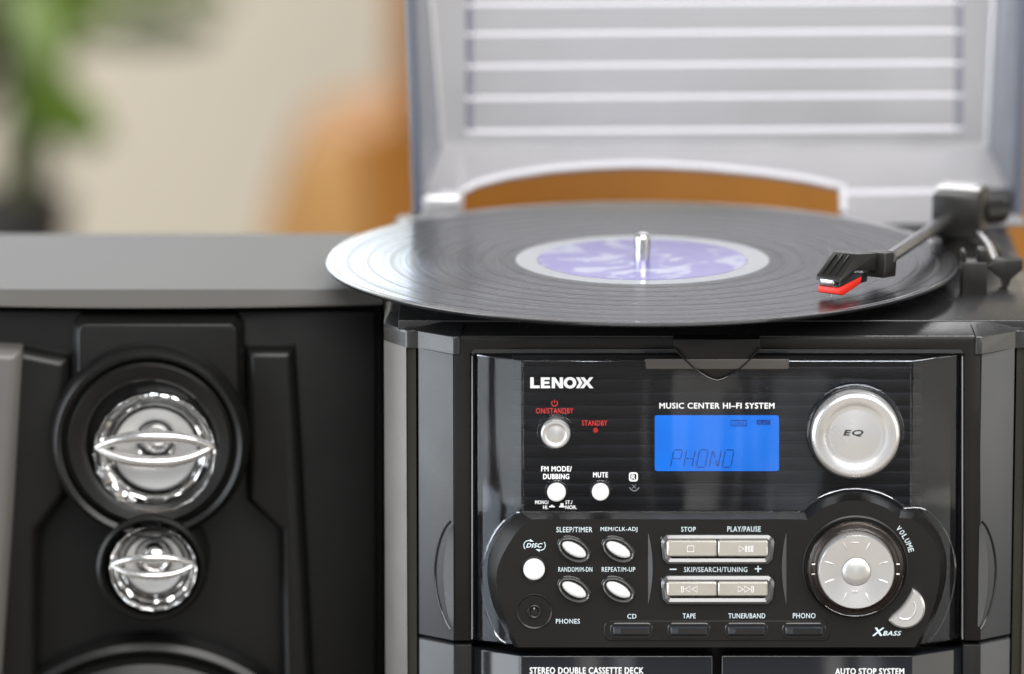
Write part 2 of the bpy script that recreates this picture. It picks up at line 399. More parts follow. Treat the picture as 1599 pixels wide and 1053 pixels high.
def ring_flat(o, i_): return [[o[k], o[(k+1) % len(o)], i_[(k+1) % len(o)], i_[k]] for k in range(len(o))]
link('mark', flat(ring_flat(rrect(982.2, 996, 738, 752, 3.5), rrect(984.4, 993.8, 740.2, 749.8, 2)), YT), PRINT, hifi, smooth=False)
text('R', 986, 992.5, 741, 749.2, YT, PRINT, hifi, .5)
FAINT = mat('faint_reflection', (.16, .165, .17), .5, rvar=0)  # for the faint cross and arc, a reflection painted on the door
link('mark', join([tube([P(983+15*t, 757+10*math.sin(math.pi*(.15+.7*t)), YT-.0001) for t in [k/10 for k in range(11)]], .0003, 6),
     tube([P(987, 757, YT-.0001), P(993, 763, YT-.0001)], .0002, 6), tube([P(993, 757, YT-.0001), P(987, 763, YT-.0001)], .0002, 6)]), FAINT, hifi)

# display
YL = YP - .0030
disp = link('display', bevelled(prism(rrect(1022.5, 1216.5, 650, 736, 4), YP+.002, YL), .0002), LCD, hifi)
def seg(px, py, ch):
    w, h = 13.5, 27; sl = -5.5
    f = lambda u, v: (px + u*w + sl*(v-.5), py + v*h)
    g = .07; G = {'a': ((g, 0), (1-g, 0)), 'd': ((g, 1), (1-g, 1)), 'g': ((g, .5), (.5-g, .5)), 'h': ((.5+g, .5), (1-g, .5)),
         'f': ((0, g), (0, .5-g*.5)), 'e': ((0, .5+g*.5), (0, 1-g)), 'b': ((1, g), (1, .5-g*.5)), 'c': ((1, .5+g*.5), (1, 1-g)),
         'i': ((.12, .08), (.42, .42)), 'l': ((.58, .58), (.88, .92))}
    T_ = {'P': 'abfegh', 'H': 'fegbch', 'O': 'abcdef', 'N': 'febcil'}
    return [tube([P(*f(*G[s][0]), YL-.0001), P(*f(*G[s][1]), YL-.0001)], .00024, 6) for s in T_[ch]]
for k, ch in enumerate('PHONO'):
    link('display_character', join(seg(1049.5+20.2*k, 703, ch)), LCDI, disp)
link('display_icon', flat(ring_flat(rrect(1141, 1166, 656.3, 666, 1), rrect(1142.2, 1164.8, 657.5, 664.8, .5)), YL), LCDI, disp, smooth=False)
text('X-BASS', 1145, 1162, 658.6, 663.8, YL, LCDI, disp, .2, name='display_icon')
ic = link('display_icon', prism(rrect(1181.5, 1203, 656, 663.5, .8), YL, YL-.00008), LCDI, disp, smooth=False)
text('FLAT', 1184, 1201, 657.4, 662.4, YL-.00008, LCD, disp, .1, name='display_icon')
# standby lamp
w = P(930, 672.5, YDR); link('standby_lamp', lathe(w.x, w.z, [(.0013, YP), (.0013, YDR-.0002), (.0009, YDR-.0008), (.0003, YDR-.0010)], 20), mat('red_lens', (.30, .02, .02), .15), hifi)

# round buttons that stand through the door
def rbutton(cx, cy, r, Y, out, m, collar, parent, prof=None, name='button', hole=None):
    s_ = sc(Y); w = P(cx, cy, Y); q = r*s_
    if hole:
        link('button_well', lathe(w.x, w.z, [(hole*s_, Y-.0004), (hole*s_*.985, Y-.0006), (q*1.08, Y-.00045)], 48), GLOSSB, parent)
    pr = prof or [(1, 0), (1, .62), (.97, .78), (.88, .90), (.70, .97), (.40, 1), (.05, 1.01)]
    b = link(name, lathe(w.x, w.z, [(q*a, Y - out*t) for a, t in pr], 56), m, parent)
    if collar:
        c = collar*s_; link('button_collar', lathe(w.x, w.z, [(c*.965, Y), (c*.965, Y-.0016), (c*.985, Y-.0020), (c, Y-.0016), (c*1.03, Y)], 56, cy0=False, cy1=False), CLEAR, b)
    return b
pw_prof = [(1, 0), (1, .7), (.97, .85), (.90, .97), (.80, 1), (.72, .97), (.64, .88), (.58, .86), (.45, .92), (.2, .97), (.03, .98)]
rbutton(867.5, 675.5, 23.3, YDR, .0045, SILVER, 28.5, hifi, pw_prof, 'power_button', hole=27)
rbutton(869, 767.5, 14.5, YDR, .0042, WHITE, 18.2, hifi, hole=17.5)
rbutton(937.5, 767, 13.5, YDR, .0042, WHITE, 18, hifi, hole=17.3)
# equaliser dial
eq_prof = [(1, 0), (1, .70), (.985, .80), (.95, .90), (.90, .96), (.86, .97), (.70, .80), (.62, .74), (.56, .75), (.35, .80), (.02, .83)]
eq = rbutton(1335, 675, 69.5, YDR, .0085, SILVER, 75, hifi, eq_prof, 'equalizer_dial', hole=73)
text('EQ', 1318, 1348, 671.5, 682, YDR-.0085*.835, DARKP, eq, .8, shear=.35)

# ------------------------------------------------------------------ control panel
YC = -.0165
def arc(cx, cy, r, a0, a1, n):
    return [(cx+r*math.cos(R(a0+(a1-a0)*k/n)), cy-r*math.sin(R(a0+(a1-a0)*k/n))) for k in range(n+1)]
def smooth(pts, n=3):                  # Catmull-Rom through measured points
    out = []
    for i in range(len(pts)-1):
        p0 = Vector(pts[max(i-1, 0)]); p1 = Vector(pts[i]); p2 = Vector(pts[i+1]); p3 = Vector(pts[min(i+2, len(pts)-1)])
        for k in range(n):
            t = k/n; out.append(tuple(.5*((2*p1)+(p2-p0)*t+(2*p0-5*p1+4*p2-p3)*t*t+(3*p1-p0-3*p2+p3)*t**3)))
    return out + [pts[-1]]
Lf = smooth([(813, 806), (795, 820), (779, 841), (765, 875), (761, 908), (770, 952), (785, 985), (803, 1016)])
Rt = smooth([(1436, 1016), (1460, 972), (1476, 925), (1480, 882), (1472, 850), (1461, 831), (1447, 815), (1431, 804)])
bump = arc(1335, 886, 111, 53, 134, 20)
outer = Lf + Rt + [(1408, 803)] + bump[1:] + [(1247, 806)]
Li = smooth([(830, 811), (815, 823), (800, 841), (781, 875), (775, 906), (783, 945), (795, 982), (811, 1011)])
Ri = smooth([(1428, 1011), (1449, 972), (1464, 925), (1467, 885), (1461, 853), (1450, 834), (1437, 820), (1424, 811)])
ibump = arc(1335, 886, 104.5, 53, 135, 20)
inner = Li + Ri + [(1404, 809)] + ibump[1:] + [(1253, 811)]
W0 = [P(x, y, YC) for x, y in outer]; W1 = [P(x, y, YC) for x, y in inner]
cp = link('control_panel', loops([[(v.x, .004, v.z) for v in W0], [(v.x, YC+.0072, v.z) for v in W0], [(v.x*.92+u.x*.08, YC+.0064, v.z*.92+u.z*.08) for v, u in zip(W0, W1)],
     [(v.x*.06+u.x*.94, YC+.0004, v.z*.06+u.z*.94) for v, u in zip(W0, W1)], [(v.x, YC, v.z) for v in W1]]), BLACK, hifi, ang=24)
# clear rim of the door cut-out that follows the control panel
rim = smooth([(735, 797), (806, 800), (786, 814), (768, 838), (754, 875), (750, 908), (759, 955), (776, 992), (790, 1004)][1:])
link('door_rim', tube([P(x, y, YDR-.0003 + max(0, (790-x))*.00012) for x, y in rim], .0004, 8), CLEAR, door)
rim2 = smooth([(1450, 1004), (1473, 970), (1488, 925), (1492, 882), (1484, 846), (1472, 822), (1456, 804), (1438, 793), (1410, 794)]) + arc(1335, 886, 123, 50, 134, 16) + [(1246, 800), (806, 800)]
link('door_rim', tube([P(x, y, YDR-.0003) for x, y in rim2], .0003, 8), CLEAR, door)
YCT = YC - .00005
for s_, x0, x1, y0, y1 in (('SLEEP/TIMER', 868.8, 925, 823, 831.3), ('MEM/CLK-ADJ', 937.7, 995.3, 823, 831.3), ('RANDOM/M-DN', 871.8, 925, 885.5, 893),
        ('REPEAT/M-UP', 939.6, 992, 885.5, 893), ('PHONES', 868, 905.6, 966.5, 974), ('CD', 979.5, 993.8, 958.8, 966.2), ('TAPE', 1066, 1086.3, 958, 965.8),
        ('TUNER/BAND', 1137.3, 1195, 957.8, 965.8), ('PHONO', 1238, 1273.5, 957.5, 965.8), ('STOP', 1063.6, 1086.5, 822.8, 830.5), ('PLAY/PAUSE', 1135.7, 1188, 822, 830.5),
        ('SKIP/SEARCH/TUNING', 1068, 1167, 885.5, 893.5)):
    text(s_, x0, x1, y0, y1, YCT, PALEP, cp, .25)
link('minus_sign', flat([[(1045.7, 888.3), (1056.4, 888.3), (1056.4, 890.2), (1045.7, 890.2)]], YCT), PALEP, cp, smooth=False)
link('plus_sign', flat([[(1178.6, 887.5), (1182.8, 887.5), (1182.8, 883.4), (1184.8, 883.4), (1184.8, 887.5), (1189, 887.5), (1189, 889.5), (1184.8, 889.5), (1184.8, 893.7), (1182.8, 893.7), (1182.8, 889.5), (1178.6, 889.5)]], YCT), PALEP, cp, smooth=False)
text('DISC', 822.5, 846.5, 848.2, 855.4, YCT, PALEP, cp, .8, shear=.3)
dl = [(825-7*math.sin(R(a)), 852-7.5*math.cos(R(a))) for a in range(0, 150, 15)]
dr = [(844.5+7*math.sin(R(a)), 852+7.5*math.cos(R(a))) for a in range(0, 150, 15)]
link('disc_symbol', join([tube([P(829, 844.5, YCT)] + [P(x, y, YCT) for x, y in dl], .00022, 6), tube([P(840, 859.5, YCT)] + [P(x, y, YCT) for x, y in dr], .00022, 6),
     flat([[(827.5, 841.8), (833.5, 846), (827.5, 846)], [(842.5, 862.2), (836.5, 858), (842.5, 858)]], YCT)]), PALEP, cp)
for i, ch in enumerate('VOLUME'):
    a = 41.5 - 24.5*i/5; r_ = 91.5; cx, cy = 1335+r_*math.cos(R(a)), 886-r_*math.sin(R(a)); w_ = 6.0 if ch != 'M' else 7.2
    c0 = P(cx, cy, YCT); M = Matrix.Translation(c0) @ Matrix.Rotation(R(90-a), 4, 'Y') @ Matrix.Translation(-c0)
    text(ch, cx-w_/2, cx+w_/2, cy-4.2, cy+4.2, YCT, PALEP, cp, .42, M=M)
text('X', 1363.5, 1379.8, 980, 993.4, YCT, PALEP, cp, 1.6, shear=.25)
text('BASS', 1379.5, 1407, 985.2, 992.8, YCT, PALEP, cp, .9, shear=.3)

# disc button, oval buttons, headphone jack
rbutton(834, 888, 16.8, YC, .0034, WHITE, None, cp, hole=21.5)
for cx, cy in ((896.4, 857), (965.3, 857), (896.4, 919.7), (965.3, 919.7)):
    w = P(cx, cy, YC); q = sc(YC); el = dict(ax=1, az=17.8/27.6, rot=R(-30)); r0 = 27.6*q
    well = link('oval_button', lathe(w.x, w.z, [(r0*1.03, YC), (r0*1.03, YC-.0003), (r0*.985, YC-.0005), (r0*.95, YC-.0002)], 56, **el), GLOSSB, cp)
    link('clear_frame', lathe(w.x, w.z, [(r0*.97, YC), (r0*.97, YC-.0026), (r0*.95, YC-.0033), (r0*.91, YC-.0036), (r0*.86, YC-.0033), (r0*.80, YC-.0012)], 56, cy0=False, cy1=False, **el), FROST, well)
    el2 = dict(ax=1, az=9.8/21.2, rot=R(-30)); r1 = 21.4*q
    link('button_cap', lathe(w.x, w.z, [(r1, YC), (r1, YC-.0016), (r1*.96, YC-.0022), (r1*.8, YC-.0029), (r1*.5, YC-.0034), (r1*.03, YC-.0036)], 56, **el2), WHITE, well)
w = P(834.6, 954.8, YC); q = sc(YC)
jk = link('headphone_jack', lathe(w.x, w.z, [(29.2*q, YC), (28.8*q, YC-.0006), (27.6*q, YC-.0007), (25.5*q, YC-.00025), (11.5*q, YC-.0002), (11.3*q, YC-.0012), (9.6*q, YC-.0014), (7*q, YC-.0011), (6.2*q, YC-.0003), (6*q, YC-.0002)], 56), BLACK, cp)
HOLE = mat('dark_hole', (.002, .002, .002), .6, rvar=0)
link('socket_hole', lathe(w.x, w.z, [(6.1*q, YC-.0003), (5.9*q, YC-.00042)], 32), HOLE, jk)
link('socket_contact', tube([P(835, 946, YC-.0006), P(834, 951.5, YC-.0006)], .0003, 8), STEEL, jk)
# source keys on their low strip
link('key_strip', prism(rrect(943, 1296, 969.5, 1001.5, 11), YC, YC-.0006, .0004, .0004), BLACK, cp)
for x0, x1 in ((957.5, 1014.7), (1047.2, 1104.6), (1136.8, 1194.4), (1226.5, 1285)):
    sl = link('source_key', prism(rrect(x0-5, x1+5, 973, 998, 9), YC-.0005, YC-.0009, .0004, .0003), GLOSSB, cp)
    link('key_well', prism(rrect(x0-2, x1+2, 977.5, 994.5, 4), YC-.0008, YC-.00095), HOLE, sl)
    KEY = bpy.data.materials.get('smoky_key') or mat('smoky_key', (.022, .026, .033), .12, spec=.7)
    link('key_cap', prism(rrect(x0, x1, 979.8, 992.2, 1.5), YC-.0008, YC-.0032, .0006, .0006), KEY, sl)
    link('key_window', prism(rrect(x0+12, x1-3, 981.6, 990.4, 1), YC-.003, YC-.0034), GLOSSB, sl)
# transport keys: two mirrored keys in a clear tray
def octo(x0, x1, y0, y1, c): return rrect(x0, x1, y0, y1, c, 3)
for row, (y0, y1, k0, k1) in enumerate(((834.3, 879, 845, 869.5), (898, 941.5, 909.5, 931.5))):
    def tr(x0, x1, ya, yb, c, t):       # tray narrower at the foot than at the head
        return [(x0+c, ya), (x1-c, ya), (x1-2, ya+c*.6), (x1, ya+c*1.2), (x1-t, yb-c*.8), (x1-t-c*.8, yb), (x0+t+c*.8, yb), (x0+t, yb-c*.8), (x0, ya+c*1.2), (x0+2, ya+c*.6)]
    o = tr(1032, 1209, y0, y1, 9, 3)
    tray = link('transport_keys', prism(tr(1030.5, 1210.5, y0-1.5, y1+1.5, 9, 3), YC, YC-.0005, .0004, .0004), GLOSSB, cp)
    i1 = tr(1041, 1199.5, k0-1, k1+1, 5, 3)
    Wo = [P(x, y, YC-.0004) for x, y in o]; Wi = [P(x, y, YC-.0004) for x, y in i1]
    mid = [(a_*.55+b_*.45) for a_, b_ in zip(Wo, Wi)]
    link('clear_tray', loops([[(v.x, YC-.0004, v.z) for v in Wo], [(v.x, YC-.0026, v.z) for v in Wo], [(v.x, YC-.0036, v.z) for v in mid], [(v.x, YC-.0028, v.z) for v in Wi], [(v.x, YC-.0006, v.z) for v in Wi]], False, False), FROST, tray)
    for x0, x1 in ((1041.5, 1119), (1121, 1199)):
        kk = link('key_cap', prism(rrect(x0, x1, k0, k1, 2.5), YC-.0004, YC-.0042, .0006, .0005), CHROMEB, tray)
    ys = YC-.0043
    hl = lambda pts: tube([P(x, y, ys) for x, y in pts], .00018, 6, True)
    if row == 0:
        link('stop_symbol', hl([(1073.3, 853), (1083.5, 853), (1083.5, 862), (1073.3, 862)]), PRINT, tray)
        link('play_symbol', join([hl([(1154, 853), (1154, 862), (1162, 857.5)]), hl([(1164, 853), (1166, 853), (1166, 862), (1164, 862)]), hl([(1169, 853), (1171, 853), (1171, 862), (1169, 862)]), hl([(1173.6, 853), (1175.6, 853), (1175.6, 862), (1173.6, 862)])]), PRINT, tray)
    else:
        link('skip_symbol', join([hl([(1064.5, 916), (1067, 916), (1067, 925), (1064.5, 925)]), hl([(1077.5, 916), (1077.5, 925), (1069, 920.5)]), hl([(1088.5, 916), (1088.5, 925), (1080, 920.5)])]), PRINT, tray)
        link('skip_symbol', join([hl([(1152.5, 916), (1152.5, 925), (1161, 920.5)]), hl([(1163, 916), (1163, 925), (1171.5, 920.5)]), hl([(1174, 916), (1176.7, 916), (1176.7, 925), (1174, 925)])]), PRINT, tray)
    for xx in (1078, 1155): link('tray_clip', prism([(xx, y1-6), (xx+12, y1-6), (xx+12, y1-3.4), (xx, y1-3.4)], YC-.0006, YC-.0030), SILVER2, tray)
# sickle grooves either side of the transport keys
for s_ in (1, -1):
    V = []; F = []
    for k in range(25):
        t = -1+2*k/24; e = 7.0*(1-t*t)
        y_ = 887.5+56*t
        V += [P(1120-s_*108.0, y_, YC-.00005), P(1120-s_*(108.0-e), y_, YC-.00005-.0011*(1-t*t)), P(1120-s_*(108.0-e-.4), y_, YC+.0002)]
    for k in range(24): F += [(3*k, 3*k+1, 3*k+4, 3*k+3), (3*k+1, 3*k+2, 3*k+5, 3*k+4)]
    link('groove', mesh(V, F), GREY, cp)
# volume dial
w = P(1335.5, 885.5, YC); q = sc(YC)
vw = link('volume_dial', lathe(w.x, w.z, [(84*q, YC), (83.5*q, YC-.0006), (81*q, YC-.0009), (79.5*q, YC-.0004), (62*q, YC-.0003)], 96), BLACK, cp)
link('dial_ring', lathe(w.x, w.z, [(78*q, YC-.0003), (78*q, YC-.0042), (77*q, YC-.0054), (75*q, YC-.0060), (72*q, YC-.0056), (68*q, YC-.0040), (64*q, YC-.0034), (62*q, YC-.0032)], 96, cy0=False, cy1=False), SMOKE, vw)
link('dial_base', lathe(w.x, w.z, [(74*q, YC-.0004), (74*q, YC-.0012), (71*q, YC-.0016), (69*q, YC-.0012), (67*q, YC-.0020), (64*q, YC-.0022), (61*q, YC-.0014)], 96), mat('copper_brown', (.13, .10, .088), .25, metal=.6), vw)
face = link('dial_face', lathe(w.x, w.z, [(60*q, YC-.0006), (60*q, YC-.0088), (59.4*q, YC-.0097), (58*q, YC-.0102), (50*q, YC-.0100), (36*q, YC-.0093), (25*q, YC-.0089), (23.4*q, YC-.0088), (23.2*q, YC-.0080), (22.4*q, YC-.0080)], 96), SILVER2, vw)
link('center_button', lathe(w.x, w.z, [(22.2*q, YC-.0076), (22.2*q, YC-.0088), (21.4*q, YC-.0093), (17*q, YC-.0100), (10*q, YC-.0105), (1*q, YC-.0107)], 64), SILVER2, vw)
for a in (66, 114, 246, 294, 19, -19, 161, 199):
    ca, sa = math.cos(R(a)), math.sin(R(a)); pts = [(w.x+ca*r_*q, YC-.0093-(r_-36)*.000048, w.z+sa*r_*q) for r_ in (37, 40, 44, 48, 52)]
    link('dial_tick', tube(pts, [.0001, .00028, .00036, .00034, .0002], 8), SILVER2, vw)
link('dial_mark', join([tube([P(1329.5, 847.4, YC-.0100), P(1341.5, 847.4, YC-.0100)], .00018, 6), tube([P(1331.5, 845, YC-.01), P(1335.5, 838.5, YC-.01), P(1339.5, 845, YC-.01)], .00014, 6)]), SILVER2, vw)
link('dial_mark', tube([P(1331, 924, YC-.0100), P(1340, 924, YC-.0100)], .00022, 6), SILVER2, vw)
for s_ in (1, -1):
    for dz in (-8, 8): link('ring_clip', tube([(w.x+s_*64*q, YC-.0042, w.z+dz*q), (w.x+s_*69*q, YC-.0046, w.z+dz*q)], .0004, 8), SILVER2, vw)
# bass boost button: a half moon hugging the dial
def moon(k, ri, g=0):
    o = [(1413+(32.5+k)*math.cos(R(a)), 950.5+(32.5+k)*math.sin(R(a))) for a in range(-68, 143, 7)]
    i_ = [(1335+(97+ri)*math.cos(R(a)), 886+(97+ri)*math.sin(R(a))) for a in (52, 48, 44, 40, 36, 32, 28, 24)]
    return o + i_
xb = link('bass_button', prism(moon(2.6, -4), YC, YC-.0003), HOLE, cp)
link('button_cap', prism(moon(-.8, 0), YC-.0002, YC-.0042, .0009, .0009), SILVER2, xb)
link('button_ridge', tube([P(1413+17*math.cos(R(a)), 950.5+17*math.sin(R(a)), YC-.0043) for a in range(-40, 121, 10)], .00035, 8), SILVER2, xb)

# ------------------------------------------------------------------ cassette doors below
def cdoor(profl, name):
    o = [(P(px, 1030, y).x, y) for px, y in profl]; mid = sum(x for x, _ in o)/len(o)
    i_ = [(x+(mid-x)*.03, y+.006) for x, y in o]
    zt_ = P(1120, 1024, YDR-.002).z
    return link(name, bevelled(loops([[(x, y, z) for x, y in o + i_[::-1]] for z in (.06, zt_)]), .0011, 3, 20), SMK, hifi)
SMK = mat('smoked_black_gloss', (.010, .011, .014), .07, rvar=.03, dust=.01, coat=.3)
cdoor([(739, .004), (815, YDR-.002), (1113, YDR-.002), (1113.5, YDR+.004)], 'cassette_door')
cdoor([(1126.5, YDR+.004), (1127, YDR-.002), (1424, YDR-.002), (1503, .004)], 'cassette_door')
link('lower_panel', box(P(737, 1100, .008).x, P(1503, 1100, .008).x, .008, .033, .008, P(1120, 1010, .008).z), RIBM, hifi)
text('STEREO DOUBLE CASSETTE DECK', 827, 1005, 1042, 1052.5, YDR-.0022, PRINT, hifi, .8)
text('AUTO STOP SYSTEM', 1304, 1412, 1043.5, 1053.5, YDR-.0022, PRINT, hifi, .8)

# ------------------------------------------------------------------ record and platter
ZR = ZD + .0125
rc = PZ(1003, 405.5, ZR)
link('platter', zlathe(Vector((rc.x, rc.y, ZD)), [(.088, .0008), (.090, .002), (.090, .008), (.086, .0100)]), BLACK, hifi)
rec = thing('vinyl_record', (rc.x, rc.y, ZR-.002), 'black vinyl record with a lavender label lying on the turntable', 'record')
RR = .1508
def vinyl():
    m = mat('vinyl', (.006, .006, .0065), .24, rvar=0, dust=.04); nt = m.node_tree; N = nt.nodes; Lk = nt.links; b = N['Principled BSDF']
    b.inputs['Anisotropic'].default_value = 1; b.inputs['Anisotropic Rotation'].default_value = .25; b.inputs['Specular IOR Level'].default_value = .42; b.inputs['IOR'].default_value = 1.6
    tg = N.new('ShaderNodeTangent'); tg.direction_type = 'RADIAL'; tg.axis = 'Z'; Lk.new(tg.outputs[0], b.inputs['Tangent'])
    b.inputs['Coat Weight'].default_value = 1; b.inputs['Coat Roughness'].default_value = .07; b.inputs['Coat IOR'].default_value = 1.5
    tc = N.new('ShaderNodeTexCoord'); sx = N.new('ShaderNodeSeparateXYZ'); Lk.new(tc.outputs['Object'], sx.inputs[0])
    cb = N.new('ShaderNodeCombineXYZ'); Lk.new(sx.outputs[0], cb.inputs[0]); Lk.new(sx.outputs[1], cb.inputs[1])
    ln = N.new('ShaderNodeVectorMath'); ln.operation = 'LENGTH'; Lk.new(cb.outputs[0], ln.inputs[0])
    n1 = N.new('ShaderNodeTexNoise'); n1.noise_dimensions = '1D'; n1.inputs['Scale'].default_value = 640; n1.inputs['Detail'].default_value = 4; Lk.new(ln.outputs['Value'], n1.inputs['W'])
    bp = N.new('ShaderNodeBump'); bp.inputs['Strength'].default_value = .09; bp.inputs['Distance'].default_value = .0006; Lk.new(n1.outputs[0], bp.inputs['Height'])
    Lk.new(bp.outputs[0], b.inputs['Normal']); Lk.new(bp.outputs[0], b.inputs['Coat Normal'])
    mr = N.new('ShaderNodeMapRange'); mr.inputs[1].default_value = .35; mr.inputs[2].default_value = .65; mr.inputs[3].default_value = .24; mr.inputs[4].default_value = .42
    Lk.new(n1.outputs[0], mr.inputs[0]); Lk.new(mr.outputs[0], b.inputs['Roughness'])
    mw = N.new('ShaderNodeMapRange'); mw.inputs[1].default_value = .4; mw.inputs[2].default_value = .6; mw.inputs[3].default_value = .05; mw.inputs[4].default_value = .55
    Lk.new(n1.outputs[0], mw.inputs[0]); Lk.new(mw.outputs[0], b.inputs['Coat Weight'])
    b.inputs['Anisotropic'].default_value = 0; b.inputs['Specular IOR Level'].default_value = .12
    g = N.new('ShaderNodeBsdfAnisotropic'); g.inputs['Color'].default_value = (.25, .265, .29, 1); g.inputs['Roughness'].default_value = .15; g.inputs['Anisotropy'].default_value = .80
    Lk.new(tg.outputs[0], g.inputs['Tangent'])
    fr = N.new('ShaderNodeFresnel'); fr.inputs[0].default_value = 1.5
    mf = N.new('ShaderNodeMath'); mf.operation = 'MULTIPLY'; Lk.new(fr.outputs[0], mf.inputs[0])
    gr = N.new('ShaderNodeMapRange'); gr.inputs[1].default_value = .35; gr.inputs[2].default_value = .65; gr.inputs[3].default_value = .75; gr.inputs[4].default_value = 1.25
    Lk.new(n1.outputs[0], gr.inputs[0]); Lk.new(gr.outputs[0], mf.inputs[1])
    ms = N.new('ShaderNodeMixShader'); Lk.new(mf.outputs[0], ms.inputs[0]); Lk.new(b.outputs[0], ms.inputs[1]); Lk.new(g.outputs[0], ms.inputs[2])
    Lk.new(ms.outputs[0], N['Material Output'].inputs[0])
    return m
VIN = vinyl()
o0 = Vector((rc.x, rc.y, ZR))
def local(me): me.transform(Matrix.Translation(-Vector((rc.x, rc.y, ZR-.002)))); return me
def rpart(name, me, m, parent):
    o = link(name, local(me), m, parent)
    o.location = (0, 0, 0); return o
rd = rpart('disc', zlathe(o0, [(.05, -.0020), (RR-.0016, -.0019), (RR-.0003, -.0014), (RR, -.0009), (RR-.0003, -.0004), (RR-.0016, 0.0001), (RR-.004, 0), (.0605, 0), (.0500, -.0002)], 200), VIN, rec)
GAP = mat('track_gap_vinyl', (.004, .004, .0045), .30, rvar=0, spec=.25)
for rg in (.0665, .0775, .0890, .0985, .1090, .1195, .1305, .1400):
    rpart('track_gap', zlathe(o0, [(rg+.0009, -.0001), (rg+.0008, .00005), (rg-.0008, .00005), (rg-.0009, -.0001)], 160), GAP, rec)
rpart('lead_in', zlathe(o0, [(.1494, -.0002), (.1490, .00016), (.1474, .00012), (.1466, -.0001)], 200), mat('lead_in_vinyl', (.012, .012, .013), .12, rvar=0, coat=1), rec)
rpart('runout_ring', zlathe(o0, [(.0603, -.0004), (.0603, .00008), (.0500, .00008), (.0500, -.0004)], 128), mat('runout_sheen', (.30, .33, .36), .2, coat=.5, rvar=0), rec)  # run-out vinyl, its pale reflection put into the colour
LABM = mat('label_paper', (.36, .34, .70), .3, rvar=0, coat=.5)
lab = rpart('label', zlathe(o0, [(.0498, -.0002), (.0498, .00022), (.0490, .00028), (.001, .00028)], 96), LABM, rec)
nt = LABM.node_tree; N = nt.nodes; Lk = nt.links            # pale ornament printed on the label paper
tc = N.new('ShaderNodeTexCoord'); n = N.new('ShaderNodeTexNoise'); n.inputs['Scale'].default_value = 36; n.inputs['Detail'].default_value = 3; n.inputs['Distortion'].default_value = 1.5
rp = N.new('ShaderNodeValToRGB'); rp.color_ramp.elements[0].position = .50; rp.color_ramp.elements[1].position = .58
rp.color_ramp.elements[0].color = (.10, .085, .40, 1); rp.color_ramp.elements[1].color = (.36, .38, .56, 1)
Lk.new(tc.outputs['Object'], n.inputs['Vector']); Lk.new(n.outputs[0], rp.inputs[0]); Lk.new(rp.outputs[0], N['Principled BSDF'].inputs['Base Color'])
link('spindle', zlathe(Vector((rc.x, rc.y, ZD)), [(.0036, .002), (.0036, .0225), (.0033, .0240), (.0024, .0251), (.0012, .0256), (.0002, .0257)], 40), STEEL, hifi)

# ------------------------------------------------------------------ tonearm
arm_base = PZ(1503, 398, ZD+.0007)
ta = link('tonearm', zlathe(Vector((arm_base.x, arm_base.y, ZD)), [(.019, .0006), (.019, .004), (.015, .007), (.012, .009), (.012, .012)], 48), ARMB, hifi)
Sty = PZ(1298, 466, ZR)
e0 = P(1483, 340, arm_base.y - .004); e1 = P(1389, 402, Sty.y + .030)
link('arm_tube', tube([e0, e0.lerp(e1, .5), e1], .0031, 20), ARM, ta)
piv = P(1500, 330, arm_base.y)
Ma = Matrix.Translation(piv) @ Matrix.Rotation(R(-14), 4, 'Z')
link('pivot_housing', obox(Ma, .0235, .030, .0215, .0018), ARMB, ta)
link('pivot_cap', obox(Matrix.Translation(piv + Vector((.0005, .004, .0117))) @ Matrix.Rotation(R(-14), 4, 'Z'), .0215, .020, .0018, .0006), SILVER2, ta)
link('gimbal', obox(Matrix.Translation(e0 + Vector((.001, .002, .001))) @ Matrix.Rotation(R(-22), 4, 'Z'), .0145, .014, .0125, .0012), ARMB, ta)
link('pivot_post', zlathe(Vector((arm_base.x, arm_base.y, ZD)), [(.008, .006), (.008, piv.z-ZD-.005)], 24), STRIP, ta)
tail = piv + Vector((.018, .012, -.002))
link('counterweight', tube([piv + Vector((.010, .008, -.002)), piv + Vector((.021, .018, -.003))], .0062, 20), ARMB, ta)
# headshell, turned inwards from the arm
hd = Vector((-math.sin(R(33)), -math.cos(R(33)), 0)); hv = Vector((hd.y, -hd.x, 0))   # hv points to the viewer's left/front
hv = Vector((math.cos(R(33)), -math.sin(R(33)), 0))
def hmesh(pts, v0, v1, bev=.0006, taper=1):     # side outline of (along, up) swept across the shell
    O = Sty + Vector((0, 0, 0))
    L = lambda v: [O + hd*u + hv*v + Vector((0, 0, w_)) for u, w_ in pts]
    return bevelled(loops([L(v0), L(v1)]), bev, 2)
hs = link('headshell', hmesh([(-.030, .0085), (-.030, .0170), (-.012, .0195), (.003, .0110), (.004, .0085), (-.006, .0096), (-.010, .0118), (-.022, .0100)], -.0062, .0068), ARMB, ta)
link('collar', obox(Matrix.Translation(P(1374, 412, Sty.y+.030)) @ Matrix.Rotation(R(-29), 4, 'Z') @ Matrix.Rotation(R(-6), 4, 'X'), .0115, .013, .0118, .0009), ARMB, ta)
link('cartridge', hmesh([(-.024, .0045), (-.024, .0085), (-.008, .0105), (.002, .0088), (.003, .0062), (.001, .0045)], -.0050, .0055, .0005), GLOSSB, ta)
link('stylus_guard', hmesh([(-.0165, .0046), (-.0180, .0078), (.0028, .0060), (.0032, .0030), (-.001, .0018)], -.0054, .0060, .0004), REDP, ta)
for v in (-.0035, 0, .0035):
    link('shell_rib', hmesh([(-.010, .0183), (-.010, .0191), (.0025, .0120), (.0020, .0112)], v-.0004, v+.0004, .0001), GLOSSB, ta)
link('cartridge_pins', hmesh([(.0025, .0064), (.0042, .0070), (.0042, .0094), (.0025, .0100)], -.0035, .0035, .0003), STEEL, ta)
